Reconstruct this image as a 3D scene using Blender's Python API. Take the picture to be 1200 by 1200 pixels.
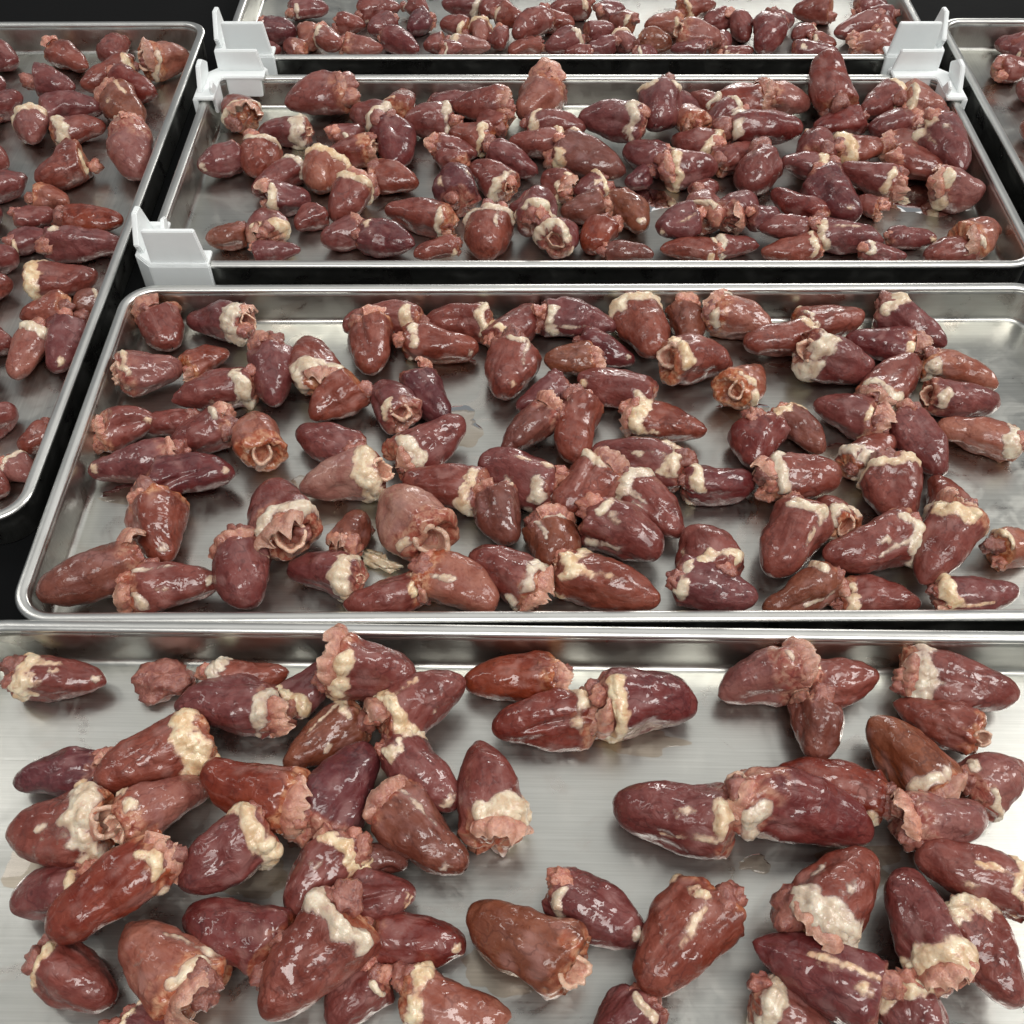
import bpy, bmesh, math, random
import numpy as np
from mathutils import Vector, Matrix

# ------------------------------------------------------------------ camera, world, lamps, exposure
sc = bpy.context.scene
for o in list(bpy.data.objects):
    bpy.data.objects.remove(o)
COL = sc.collection
RIM_Z = 0.0196                       # height of the tray rims above the table
CAM_H = 0.325                        # camera height above the rims
PITCH = math.radians(51.2)           # looking down
CAM_Z = RIM_Z + CAM_H
cam_d = bpy.data.cameras.new('camera'); cam = bpy.data.objects.new('camera', cam_d); COL.objects.link(cam)
cam_d.sensor_width = 36; cam_d.lens = 36; cam_d.clip_start = 0.005; cam_d.clip_end = 50
cam.location = (0, 0, CAM_Z); cam.rotation_euler = (math.pi/2 - PITCH, 0, 0)
sc.camera = cam

world = bpy.data.worlds.new('World'); sc.world = world; world.use_nodes = True
bg = world.node_tree.nodes['Background']
bg.inputs[0].default_value = (0.93, 0.97, 1.0, 1); bg.inputs[1].default_value = 0.19

def light_panel(name, loc, aim, sx, sy, watts, col=(1, 0.97, 0.93)):
    d = bpy.data.lights.new(name, 'AREA'); d.shape = 'RECTANGLE'; d.size = sx; d.size_y = sy
    d.energy = watts; d.color = col
    o = bpy.data.objects.new(name, d); COL.objects.link(o); o.location = loc
    o.rotation_euler = (Vector(aim) - Vector(loc)).to_track_quat('-Z', 'Y').to_euler()
light_panel('panel_light', (0.30, -0.90, 2.25), (0.05, 0.35, 0), 1.8, 0.75, 42)  # overhead ceiling light, set behind the camera
light_panel('panel_light', (2.10, 1.00, 1.80), (0.1, 0.40, 0), 0.60, 1.6, 34)  # added side panel: lights the hearts, kept out of the floor reflections
light_panel('panel_light', (-1.90, 1.20, 2.00), (0.0, 0.45, 0), 0.30, 1.4, 7)  # weaker side panel, added on the left to light the hearts
light_panel('panel_light', (0.60, 3.20, 0.60), (0.0, 0.45, 0), 1.4, 0.25, 16)  # added low panel beyond the trays, for glints on the hearts
light_panel('panel_light', (0.00, 1.90, 2.40), (0.0, 1.90, 0), 2.4, 2.4, 10.5)  # added dim fill panel overhead, brightens the steel tray floors

sc.render.engine = 'CYCLES'
sc.view_settings.view_transform = 'Standard'; sc.view_settings.look = 'None'
sc.view_settings.exposure = 0.15; sc.view_settings.gamma = 1.0

# ------------------------------------------------------------------ helpers
F_PX = 1200.0
SP, CP = math.sin(PITCH), math.cos(PITCH)
def ray(px, py):
    u = (px - 600) / F_PX; v = (py - 600) / F_PX
    return Vector((u, CP - v*SP, -SP - v*CP))
def spot(px, py, z):
    "the point at height z that the picture shows at px, py"
    d = ray(px, py); t = (z - CAM_Z) / d.z
    return Vector((0, 0, CAM_Z)) + d*t
def depth_at(p):
    return p.y*CP + (CAM_Z - p.z)*SP

_rs = np.random.RandomState(11)
PERM = np.concatenate([_rs.permutation(256)]*3)
GRAD = _rs.normal(size=(256, 3)); GRAD /= np.linalg.norm(GRAD, axis=1)[:, None]
def pn(P):
    "gradient noise, about -0.6..0.6"
    P = np.asarray(P, float); I = np.floor(P).astype(int); f = P - I; I &= 255
    w = f*f*f*(f*(f*6 - 15) + 10)
    out = 0
    for dx in (0, 1):
        for dy in (0, 1):
            for dz in (0, 1):
                h = PERM[PERM[PERM[(I[..., 0]+dx) & 255] + ((I[..., 1]+dy) & 255)] + ((I[..., 2]+dz) & 255)]
                g = GRAD[h]
                d = f - np.array([dx, dy, dz])
                wt = (w[..., 0] if dx else 1-w[..., 0])*(w[..., 1] if dy else 1-w[..., 1])*(w[..., 2] if dz else 1-w[..., 2])
                out = out + wt*(g*d).sum(-1)
    return out
def sstep(a, b, x):
    t = np.clip((x - a)/(b - a), 0, 1); return t*t*(3 - 2*t)
def worley(P, seeds):
    d = np.full(P.shape[0], 9.0)
    for s in seeds:
        d = np.minimum(d, ((P - s)**2).sum(1))
    return np.sqrt(d)

def mesh_obj(name, V, Fq, mat, parent=None, attrs=None, smooth=True):
    me = bpy.data.meshes.new(name)
    V = np.asarray(V, np.float32)
    if isinstance(Fq, np.ndarray):
        n = len(Fq); k = Fq.shape[1]
        me.vertices.add(len(V)); me.vertices.foreach_set('co', V.ravel())
        me.loops.add(n*k); me.loops.foreach_set('vertex_index', Fq.astype(np.int32).ravel())
        me.polygons.add(n); me.polygons.foreach_set('loop_start', np.arange(0, n*k, k, dtype=np.int32))
        me.update(calc_edges=True)
    else:
        me.from_pydata(V.tolist(), [], Fq)
    me.polygons.foreach_set('use_smooth', np.full(len(me.polygons), smooth))
    for an, av in (attrs or {}).items():
        at = me.attributes.new(an, 'FLOAT', 'POINT'); at.data.foreach_set('value', np.asarray(av, np.float32))
    me.materials.append(mat); me.validate(); me.update()
    o = bpy.data.objects.new(name, me); COL.objects.link(o); o.parent = parent
    return o
def empty(name, loc=(0, 0, 0), rot=(0, 0, 0)):
    o = bpy.data.objects.new(name, None); COL.objects.link(o)
    o.empty_display_size = 0.005; o.location = loc; o.rotation_euler = rot
    return o
def tag(o, label, cat, group=None, kind=None):
    if label: o['label'] = label
    if cat: o['category'] = cat
    if group: o['group'] = group
    if kind: o['kind'] = kind
    return o
def grid_faces(nu, nt, close=True):
    i = np.arange(nu-1)[:, None]; j = np.arange(nt if close else nt-1)[None, :]
    a = i*nt + j; b = i*nt + (j+1) % nt
    return np.stack([a, a+nt, b+nt, b], -1).reshape(-1, 4)
def vert_normals(V, F):
    n = np.zeros_like(V)
    fn = np.cross(V[F[:, 2]] - V[F[:, 0]], V[F[:, 3]] - V[F[:, 1]])
    for k in range(4):
        np.add.at(n, F[:, k], fn)
    return n/(np.linalg.norm(n, axis=1)[:, None] + 1e-12)

# ------------------------------------------------------------------ materials
class NT:
    def __init__(s, name):
        s.m = bpy.data.materials.new(name); s.m.use_nodes = True; s.t = s.m.node_tree
        s.t.nodes.clear()
        s.out = s.n('ShaderNodeOutputMaterial')
    def n(s, typ, ins=None, **kw):
        nd = s.t.nodes.new(typ)
        for k, v in kw.items(): setattr(nd, k, v)
        for k, v in (ins or {}).items():
            if hasattr(v, 'is_output'): s.t.links.new(v, nd.inputs[k])
            else: nd.inputs[k].default_value = v
        return nd
    def math(s, op, a, b=0.0, clamp=False):
        return s.n('ShaderNodeMath', {0: a, 1: b}, operation=op, use_clamp=clamp).outputs[0]
    def mix(s, f, a, b):
        return s.n('ShaderNodeMix', {0: f, 6: a, 7: b}, data_type='RGBA').outputs[2]
    def ramp(s, x, lo, hi):
        return s.n('ShaderNodeMapRange', {0: x, 1: lo, 2: hi, 3: 0.0, 4: 1.0}, interpolation_type='SMOOTHSTEP').outputs[0]
    def noise(s, vec, scale, detail=2.0, rough=0.5, dist=0.0):
        return s.n('ShaderNodeTexNoise', {'Vector': vec, 'Scale': scale, 'Detail': detail, 'Roughness': rough, 'Distortion': dist}).outputs[0]
    def attr(s, name):
        return s.n('ShaderNodeAttribute', attribute_name=name).outputs['Fac']
    def coords(s):
        tc = s.n('ShaderNodeTexCoord').outputs['Object']
        r = s.n('ShaderNodeObjectInfo').outputs['Random']
        off = s.n('ShaderNodeCombineXYZ', {0: s.math('MULTIPLY', r, 3.1), 1: s.math('MULTIPLY', r, 7.7), 2: r}).outputs[0]
        return s.n('ShaderNodeVectorMath', {0: tc, 1: off}, operation='ADD').outputs[0], r
    def bump(s, h, dist, strength=1.0, normal=None):
        ins = {'Height': h, 'Distance': dist, 'Strength': strength}
        if normal is not None: ins['Normal'] = normal
        return s.n('ShaderNodeBump', ins).outputs[0]
    def done(s, sh):
        s.t.links.new(sh, s.out.inputs[0]); return s.m

def muscle(name, c1, c2, dark):
    k = NT(name); v, rnd = k.coords()
    fib = k.n('ShaderNodeMapping', {'Vector': v, 'Scale': (0.28, 1, 1)}).outputs[0]
    big = k.noise(v, 90, 3, 0.55, 0.6)
    fine = k.noise(fib, 620, 4, 0.6, 0.4)
    mott = k.noise(v, 260, 4, 0.65, 1.2)
    col = k.mix(k.ramp(big, 0.36, 0.64), c1, c2)
    col = k.mix(k.math('MULTIPLY', k.ramp(mott, 0.52, 0.72), 0.62), col, dark)
    col = k.mix(k.math('MULTIPLY', k.ramp(fine, 0.5, 0.75), 0.22), col, (c2[0]*1.5, c2[1]*1.75, c2[2]*1.75, 1))
    # silvery skin over parts of the muscle
    mem = k.math('MULTIPLY', k.ramp(k.noise(fib, 150, 5, 0.62, 1.5), 0.52, 0.74), 0.34)
    mem = k.math('MAXIMUM', mem, k.math('MULTIPLY', k.attr('pale'), 0.48))
    col = k.mix(mem, col, (0.44, 0.235, 0.215, 1))
    # thin dark veins
    wv = k.n('ShaderNodeVectorMath', {0: fib, 1: k.n('ShaderNodeVectorMath', {0: k.n('ShaderNodeTexNoise', {'Vector': v, 'Scale': 140.0, 'Detail': 3.0}).outputs['Color'], 1: (0.012, 0.012, 0.012)}, operation='MULTIPLY').outputs[0]}, operation='ADD').outputs[0]
    vor = k.n('ShaderNodeTexVoronoi', {'Vector': wv, 'Scale': 95.0}, feature='DISTANCE_TO_EDGE').outputs[0]
    vein = k.math('MULTIPLY', k.n('ShaderNodeMapRange', {0: vor, 1: 0.0, 2: 0.045, 3: 0.55, 4: 0.0}).outputs[0], k.ramp(k.noise(v, 60, 2), 0.42, 0.6))
    col = k.mix(vein, col, (dark[0]*0.8, dark[1]*0.8, dark[2]*0.9, 1))
    pk = k.attr('pink')
    pcol = k.mix(k.ramp(k.noise(v, 330, 4, 0.6, 0.5), 0.36, 0.66), (0.42, 0.125, 0.085, 1), (0.66, 0.36, 0.25, 1))
    pcol = k.mix(k.ramp(mott, 0.5, 0.7), pcol, (0.24, 0.06, 0.045, 1))
    col = k.mix(pk, col, pcol)
    hs = k.n('ShaderNodeHueSaturation', {'Fac': 1.0, 'Color': col, 'Hue': k.math('ADD', 0.492, k.math('MULTIPLY', rnd, 0.016)), 'Value': k.math('ADD', 0.60, k.math('MULTIPLY', rnd, 0.24)), 'Saturation': k.math('ADD', 1.02, k.math('MULTIPLY', rnd, 0.15))}).outputs[0]
    h1 = k.bump(k.noise(fib, 520, 3, 0.62, 0.6), 0.00055, 0.5)
    h2 = k.bump(k.noise(v, 210, 3, 0.55, 0.8), 0.0016, 0.5, h1)
    wet = k.bump(k.noise(v, 190, 2.5, 0.5, 0.8), 0.0012, 0.55)
    rough = k.math('ADD', 0.30, k.math('MULTIPLY', k.noise(v, 300, 3), 0.22))
    b = k.n('ShaderNodeBsdfPrincipled', {'Base Color': hs, 'Roughness': rough, 'Normal': h2, 'Specular IOR Level': 0.25,
            'Coat Weight': k.math('ADD', 0.35, k.math('MULTIPLY', k.ramp(k.noise(v, 120, 2), 0.4, 0.6), 0.65)), 'Coat Roughness': 0.05, 'Coat IOR': 1.48, 'Coat Normal': wet,
            })
    return k.done(b.outputs[0])

MUSCLE = {
    'm': muscle('mauve_muscle', (0.185, 0.049, 0.042, 1), (0.275, 0.091, 0.078, 1), (0.095, 0.022, 0.019, 1)),
    'd': muscle('dark_muscle', (0.125, 0.028, 0.029, 1), (0.19, 0.050, 0.048, 1), (0.065, 0.014, 0.014, 1)),
    'r': muscle('red_muscle', (0.175, 0.035, 0.029, 1), (0.25, 0.065, 0.052, 1), (0.092, 0.015, 0.013, 1)),
    'b': muscle('brown_muscle', (0.185, 0.058, 0.040, 1), (0.265, 0.098, 0.070, 1), (0.10, 0.027, 0.019, 1)),
    'q': muscle('pale_muscle', (0.43, 0.19, 0.145, 1), (0.56, 0.31, 0.24, 1), (0.27, 0.10, 0.078, 1)),
    'p': muscle('pink_muscle', (0.29, 0.098, 0.078, 1), (0.40, 0.17, 0.135, 1), (0.17, 0.048, 0.039, 1)),
}
def fat_mat():
    k = NT('fat'); v, rnd = k.coords()
    a = k.noise(v, 210, 4, 0.6, 0.5)
    col = k.mix(k.ramp(a, 0.34, 0.68), (0.60, 0.42, 0.255, 1), (0.80, 0.69, 0.50, 1))
    col = k.mix(k.math('MULTIPLY', k.ramp(k.noise(v, 330, 3, 0.6, 1.0), 0.54, 0.74), 0.6), col, (0.50, 0.22, 0.15, 1))
    th = k.attr('thin')
    col = k.mix(k.math('MULTIPLY', th, 0.85), col, (0.42, 0.20, 0.165, 1))
    col = k.n('ShaderNodeHueSaturation', {'Color': col, 'Saturation': k.math('ADD', 0.74, k.math('MULTIPLY', rnd, 0.38)), 'Value': k.math('ADD', 0.92, k.math('MULTIPLY', rnd, 0.14))}).outputs[0]
    h = k.bump(k.noise(v, 420, 3, 0.55, 0.6), 0.0009, 0.45)
    b = k.n('ShaderNodeBsdfPrincipled', {'Base Color': col, 'Alpha': k.n('ShaderNodeMapRange', {0: k.math('ADD', th, k.math('MULTIPLY', k.math('SUBTRACT', k.noise(v, 700, 3), 0.5), 0.5)), 1: 0.55, 2: 1.0, 3: 1.0, 4: 0.0}).outputs[0], 'Roughness': 0.38, 'Normal': h, 'Coat Weight': 0.5, 'Coat Roughness': 0.14, 'Coat Normal': h,
            'Subsurface Weight': 0.25, 'Subsurface Radius': (1.0, 0.6, 0.35), 'Subsurface Scale': 0.0018})
    return k.done(b.outputs[0])
def tissue_mat(name, a, b_, c, pale):
    k = NT(name); v, rnd = k.coords()
    n1 = k.noise(v, 280, 4, 0.62, 0.8)
    col = k.mix(k.ramp(n1, 0.34, 0.62), a, b_)
    col = k.mix(k.math('MULTIPLY', k.ramp(k.noise(v, 200, 3, 0.6, 1.2), 0.54, 0.70), 0.8), col, c)
    col = k.mix(k.math('MULTIPLY', k.attr('lip'), pale), col, (0.70, 0.46, 0.33, 1))
    col = k.n('ShaderNodeHueSaturation', {'Color': col, 'Value': k.math('ADD', 0.82, k.math('MULTIPLY', rnd, 0.36))}).outputs[0]
    h = k.bump(k.noise(v, 480, 5, 0.65, 0.8), 0.0014, 0.6)
    b = k.n('ShaderNodeBsdfPrincipled', {'Base Color': col, 'Roughness': 0.34, 'Normal': h, 'Coat Weight': 0.7, 'Coat Roughness': 0.1, 'Coat Normal': h,
            'Subsurface Weight': 0.25, 'Subsurface Radius': (1.0, 0.4, 0.25), 'Subsurface Scale': 0.0018})
    return k.done(b.outputs[0])
FAT = fat_mat()
TISSUE = tissue_mat('torn_tissue', (0.36, 0.105, 0.076, 1), (0.52, 0.225, 0.15, 1), (0.20, 0.05, 0.038, 1), 0.6)
ATRIUM = tissue_mat('atrium_tissue', (0.22, 0.062, 0.048, 1), (0.34, 0.125, 0.09, 1), (0.13, 0.03, 0.025, 1), 0.0)
VESSEL = tissue_mat('vessel_wall', (0.52, 0.205, 0.145, 1), (0.66, 0.38, 0.27, 1), (0.40, 0.12, 0.085, 1), 0.9)

def steel(name, rough, axis):
    k = NT(name)
    tc = k.n('ShaderNodeTexCoord').outputs['Object']
    scl = (6, 420, 60) if axis == 0 else (420, 6, 60)
    br = k.n('ShaderNodeMapping', {'Vector': tc, 'Scale': scl}).outputs[0]
    lines = k.noise(br, 3.2, 4, 0.7)
    blot = k.noise(tc, 14, 4, 0.6, 0.4)
    smear = k.noise(tc, 55, 4, 0.6, 1.0)
    col = k.mix(k.ramp(lines, 0.3, 0.7), (0.52, 0.522, 0.485, 1), (0.60, 0.602, 0.565, 1))
    col = k.mix(k.math('MULTIPLY', k.ramp(blot, 0.45, 0.75), 0.25), col, (0.43, 0.425, 0.38, 1))
    stain = k.math('MULTIPLY', k.ramp(k.noise(tc, 26, 4, 0.6, 1.5), 0.52, 0.66), 0.55)
    col = k.mix(k.math('MULTIPLY', stain, 0.5), col, (0.46, 0.38, 0.33, 1))
    # straight hairline scratches
    sv = k.n('ShaderNodeMapping', {'Vector': tc, 'Rotation': (0, 0, 0.7), 'Scale': (3, 160, 10)}).outputs[0]
    scr = k.ramp(k.noise(sv, 2.4, 2, 0.5), 0.70, 0.76)
    ro = k.math('ADD', rough, k.math('MULTIPLY', k.ramp(smear, 0.42, 0.7), 0.12))
    ro = k.math('ADD', ro, k.math('MULTIPLY', lines, 0.08))
    ro = k.math('SUBTRACT', ro, k.math('MULTIPLY', stain, 0.16))
    h = k.math('ADD', k.math('MULTIPLY', lines, 0.5), k.math('MULTIPLY', scr, -0.4))
    nb = k.bump(h, 0.00006, 0.5)
    nb = k.bump(k.noise(tc, 9, 2), 0.0014, 0.35, nb)
    b = k.n('ShaderNodeBsdfPrincipled', {'Base Color': col, 'Metallic': 1.0, 'Roughness': ro, 'Normal': nb})
    return k.done(b.outputs[0])
STEEL_X = steel('brushed_steel', 0.27, 0)
STEEL_Y = steel('brushed_steel_lengthwise', 0.27, 1)
def rim_steel():
    k = NT('rolled_rim_steel')
    tc = k.n('ShaderNodeTexCoord').outputs['Object']
    n = k.noise(tc, 40, 3)
    b = k.n('ShaderNodeBsdfPrincipled', {'Base Color': k.mix(n, (0.68, 0.68, 0.65, 1), (0.78, 0.78, 0.75, 1)), 'Metallic': 1.0,
            'Roughness': k.math('ADD', 0.26, k.math('MULTIPLY', n, 0.14)), 'Normal': k.bump(k.noise(tc, 130, 3), 0.0003, 0.25)})
    return k.done(b.outputs[0])
RIM_STEEL = rim_steel()
def simple(name, col, rough, **kw):
    k = NT(name)
    tc = k.n('ShaderNodeTexCoord').outputs['Object']
    n = k.noise(tc, kw.get('scale', 30), 4, 0.6)
    c = k.mix(n, tuple(x*0.86 for x in col) + (1,), tuple(min(1, x*1.1) for x in col) + (1,))
    ins = {'Base Color': c, 'Roughness': k.math('ADD', rough, k.math('MULTIPLY', n, 0.1)),
           'Normal': k.bump(k.noise(tc, kw.get('bscale', 300), 3), kw.get('bd', 0.0004), 0.3)}
    if 'spec' in kw: ins['Specular IOR Level'] = kw['spec']
    if 'sss' in kw:
        ins.update({'Subsurface Weight': kw['sss'], 'Subsurface Radius': (1, 1, 1), 'Subsurface Scale': 0.003})
    return k.done(k.n('ShaderNodeBsdfPrincipled', ins).outputs[0])
TABLE = simple('black_table_top', (0.003, 0.0033, 0.0036), 0.8, spec=0.12)
PLASTIC = simple('white_translucent_plastic', (0.86, 0.90, 0.90), 0.36, sss=0.35, bscale=120)
def juice_mat():
    k = NT('thin_meat_juice')
    fr = k.n('ShaderNodeFresnel', {'IOR': 1.33}).outputs[0]
    tr = k.n('ShaderNodeBsdfTransparent', {'Color': (0.92, 0.86, 0.80, 1)}).outputs[0]
    gl = k.n('ShaderNodeBsdfGlossy', {'Color': (1, 1, 1, 1), 'Roughness': 0.03}).outputs[0]
    return k.done(k.n('ShaderNodeMixShader', {0: fr, 1: tr, 2: gl}).outputs[0])
JUICE = juice_mat()

# ------------------------------------------------------------------ setting: table top
tt = mesh_obj('table_top', [(-3, -1, 0), (3, -1, 0), (3, 5, 0), (-3, 5, 0)], [(0, 1, 2, 3)], TABLE, smooth=False)
tag(tt, 'black table top under the steel trays', None, kind='structure')

# ------------------------------------------------------------------ trays
MM = 0.001
def round_rect(L, W, R, n=10):
    pts = []
    for cx, cy, a0 in ((L/2-R, W/2-R, 0), (-L/2+R, W/2-R, 90), (-L/2+R, -W/2+R, 180), (L/2-R, -W/2+R, 270)):
        for i in range(n+1):
            a = math.radians(a0 + 90*i/n); pts.append((cx + R*math.cos(a), cy + R*math.sin(a)))
    return pts
def tray(loc, rotz, L, W, label, mat):
    root = empty('steel_tray', loc, (0, 0, rotz))
    R = 0.017
    def sweep(prof, floor):
        V = []; n = 0
        for o, z in prof:
            ring = round_rect(L - 2*o*MM, W - 2*o*MM, max(R - o*MM, 0.004)); n = len(ring)
            V += [(x, y, z*MM) for x, y in ring]
        F = [tuple(q[::-1]) for q in grid_faces(len(prof), n).tolist()]
        if floor:
            F.append(tuple(range((len(prof)-1)*n, len(prof)*n)))
        return V, F
    fil = [(6.6 + 2.8*(1-math.cos(math.radians(a))), 0.9 + 2.8*(1-math.sin(math.radians(a)))) for a in (0, 18, 36, 54, 72, 90)]
    V, F = sweep([(3.2, 0.25), (2.6, 0.6), (2.4, 17.4)], False)
    V2, F2 = sweep([(4.4, 17.8), (5.2, 17.2), (5.5, 15.5)] + fil + [(9.8, 0.9)], True)
    b = len(V); V += V2; F += [tuple(i+b for i in f) for f in F2]
    mesh_obj('pan', V, F, mat, root)
    V, F = sweep([(2.2, 16.6), (0.7, 16.8), (0.1, 17.5), (0.0, 18.3), (0.4, 19.0), (1.3, 19.45), (2.6, 19.6), (3.9, 19.45), (4.7, 19.0), (5.15, 18.2), (5.1, 17.3), (4.5, 16.8)], False)
    mesh_obj('rim', V, F, RIM_STEEL, root)
    tag(root, label, 'tray', 'steel trays standing side by side')
    return root
H = CAM_H
def tr(name_label, x0, y1, L, W, rot=0.0, mat=None, z=0.0):
    "x0: left edge, y1: rear edge, as seen before the small turn"
    return tray((x0 + L/2, y1 - W/2, z), rot, L, W, name_label, mat or STEEL_X)
TL, TW = 0.458, 0.196
Y = lambda py: spot(600, py, RIM_Z).y
X = lambda px, py: spot(px, py, RIM_Z).x
mid_y1, mid_y0 = Y(331), Y(727)
t3_y1, t3_y0 = Y(86), Y(311)
tr('middle steel tray crowded with hearts, between the front and clipped trays', X(146, 336), mid_y1, TL, mid_y1 - mid_y0, 0.004)
tr('front steel tray nearest the viewer, its bare floor showing', -0.208, Y(733) + 0.0005, TL + 0.01, TW, -0.0135)
tr('third steel tray from the front, white clips on its corners', X(243, 92), t3_y1, TL, t3_y1 - t3_y0, 0.0)
tr('farthest steel tray, only its front strip of hearts showing', X(243, 92) + 0.002, Y(67) + TW, TL, TW, 0.001)
ly1, ly0 = Y(24), Y(612)
lx1 = 0.5*(X(241, 34) + X(46, 555))
lang = math.atan2(X(241, 34) - X(46, 555), Y(34) - Y(555))
tr('left-hand steel tray standing lengthwise beside the others', lx1 - 0.19, ly1, 0.19, ly1 - ly0, -lang, STEEL_Y)
tr('right-hand steel tray at the far upper right edge', X(243, 92) + TL + 0.012, Y(20), 0.19, 0.44, 0.0, STEEL_Y)

# ------------------------------------------------------------------ white corner clips
def prism(poly, h0, h1, axis):
    "closed prism of a 2D polygon; axis: which coordinate h runs along"
    n = len(poly)
    def pt(p, h):
        return {2: (p[0], p[1], h), 0: (h, p[0], p[1]), 1: (p[0], h, p[1])}[axis]
    V = [pt(p, h0) for p in poly] + [pt(p, h1) for p in poly]
    F = [tuple(range(n))[::-1], tuple(range(n, 2*n))] + [(i, (i+1) % n, (i+1) % n + n, i + n) for i in range(n)]
    return V, F
def clip_piece(name, pieces, sx, sy, root, bev=0.5):
    bm = bmesh.new()
    for V, F in pieces:
        vs = [bm.verts.new((v[0]*sx*MM, v[1]*sy*MM, v[2]*MM)) for v in V]
        for f in F: bm.faces.new([vs[i] for i in f])
    bmesh.ops.recalc_face_normals(bm, faces=bm.faces)
    bmesh.ops.bevel(bm, geom=[e for e in bm.edges], offset=bev*MM, segments=2, affect='EDGES', clamp_overlap=True)
    me = bpy.data.meshes.new(name); bm.to_mesh(me); bm.free()
    me.materials.append(PLASTIC)
    o = bpy.data.objects.new(name, me); COL.objects.link(o); o.parent = root
def clip(cx, cy, sx, sy, label, up=19.0, ulen=30.0, rot=0.0):
    root = empty('tray_clip', (cx, cy, 0), (0, 0, rot))
    outer = [(-3.4, 6), (6, -3.4), (36, -3.4), (36, -0.4), (7.2, -0.4), (-0.4, 7.2), (-0.4, 34), (-3.4, 34)]
    clip_piece('skirt', [prism(outer, 1.0, 21.5, 2)], sx, sy, root)
    top = [(-2.9, 6.4), (6.4, -2.9), (35.5, -2.9), (35.5, 9.2), (11, 9.2), (9.2, 11), (9.2, 33.5), (-2.9, 33.5)]
    clip_piece('bridge', [prism(top, 20.1, 22.3, 2)], sx, sy, root)
    # upright plates that carry the tray above
    clip_piece('upright_plate', [prism([(6.5, 21.0), (6.5, 21.8 + up), (6.5 + ulen*0.86, 21.8 + up), (6.5 + ulen*0.95, 21.0)], -1.2, 1.6, 1)], sx, sy, root)
    clip_piece('upright_plate', [prism([(7, 21.0), (3, 29), (13, 22.5 + up), (20, 22.0 + up), (29, 21.0)], -1.2, 1.6, 0)], sx, sy, root)
    clip_piece('inner_tab', [prism([(12, 21.5), (12, 9.0), (33, 9.0), (34, 21.5)], 7.0, 9.0, 1)], sx, sy, root)
    clip_piece('inner_tab', [prism([(12, 21.5), (13, 9.0), (28, 9.0), (31, 27), (26, 29), (20, 21.5)], 7.0, 9.0, 0)], sx, sy, root)
    tag(root, label, 'tray clip', 'white plastic clips on the tray corners')
x_l = X(243, 92); x_r = x_l + TL
clip(x_l, t3_y0, 1, 1, 'white plastic corner clip just behind the rear-left corner of middle tray')
clip(x_l, t3_y1, 1, -1, 'white plastic clip on rear-left corner of third tray, beneath a taller clip', 13.0)
clip(x_l + 0.002, Y(67), 1, 1, 'white plastic clip on front-left corner of farthest tray', 20.0)
clip(x_r, t3_y1, -1, -1, 'white plastic clip on rear-right corner of third tray', 13.0)
clip(x_r + 0.002, Y(67), -1, 1, 'white plastic clip on front-right corner of farthest tray', 20.0)

# ------------------------------------------------------------------ chicken hearts
# tip x, tip y, base x, base y, width (all read off the picture), then flags:
# tone m d r b p | fat 0..3 | o small vessel, O gaping vessel | k torn frill | t pale tip spot | s fat streaks | c cut/cleft | +n raised by n mm
FRONT = """
128,788,22,786,60,m3ts;363,772,228,785,48,m3;201,833,330,838,74,m1k;395,770,335,835,50,m2;498,788,390,775,78,m2kO+8;
540,792,443,850,74,m2k;323,905,435,830,60,b1s;530,940,448,868,66,m2t;553,862,575,985,80,m3k;432,876,365,985,86,d0k;
548,1020,450,938,76,b0kts;540,783,660,782,60,r0ok;573,852,696,838,76,r1kc;822,820,696,828,86,r2k;834,797,938,775,72,p1Ok;
1031,800,935,808,66,m2k;953,890,962,815,62,b0k;1190,812,1058,778,74,m3k;1050,818,1140,872,58,m0O;1030,845,1098,948,84,b2k;
1165,960,1050,970,70,p0k;1205,895,1130,930,70,p1;904,908,1040,945,66,r1;1027,972,860,940,88,r1kO;719,940,866,972,88,m1ks;
1069,985,1190,1035,74,m1s;1033,1003,940,1095,94,m3ks;1060,1016,1085,1150,86,m3k;1170,1175,1130,1055,78,m3;879,1085,1045,1165,86,r1s;
975,1205,890,1165,64,p3;1090,1225,1075,1150,76,m3;735,1155,835,1050,92,m1s;766,1105,655,1050,76,m1t;538,1068,668,1140,90,b0O;
556,1105,430,1100,68,r0tk;345,1062,415,985,72,m2s;484,1045,405,1045,62,m0tc;484,1005,430,1000,42,b0k;302,1170,398,1058,94,m2;
214,1072,338,1112,82,d0;130,1085,240,1165,92,p1sk;140,1175,45,1125,74,m2;80,1095,205,1000,84,r1k+5;18,1060,108,1045,80,m1;
18,975,145,965,86,m3O;14,915,127,905,60,d1k;127,920,248,862,78,m3;235,905,145,975,68,p1O;227,922,352,955,78,r0k;
208,1035,302,970,82,m3+5;600,1195,470,1168,74,p2;385,1200,440,1145,64,m1;700,1215,760,1175,70,m1;230,1215,150,1190,76,m2;
"""
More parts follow.
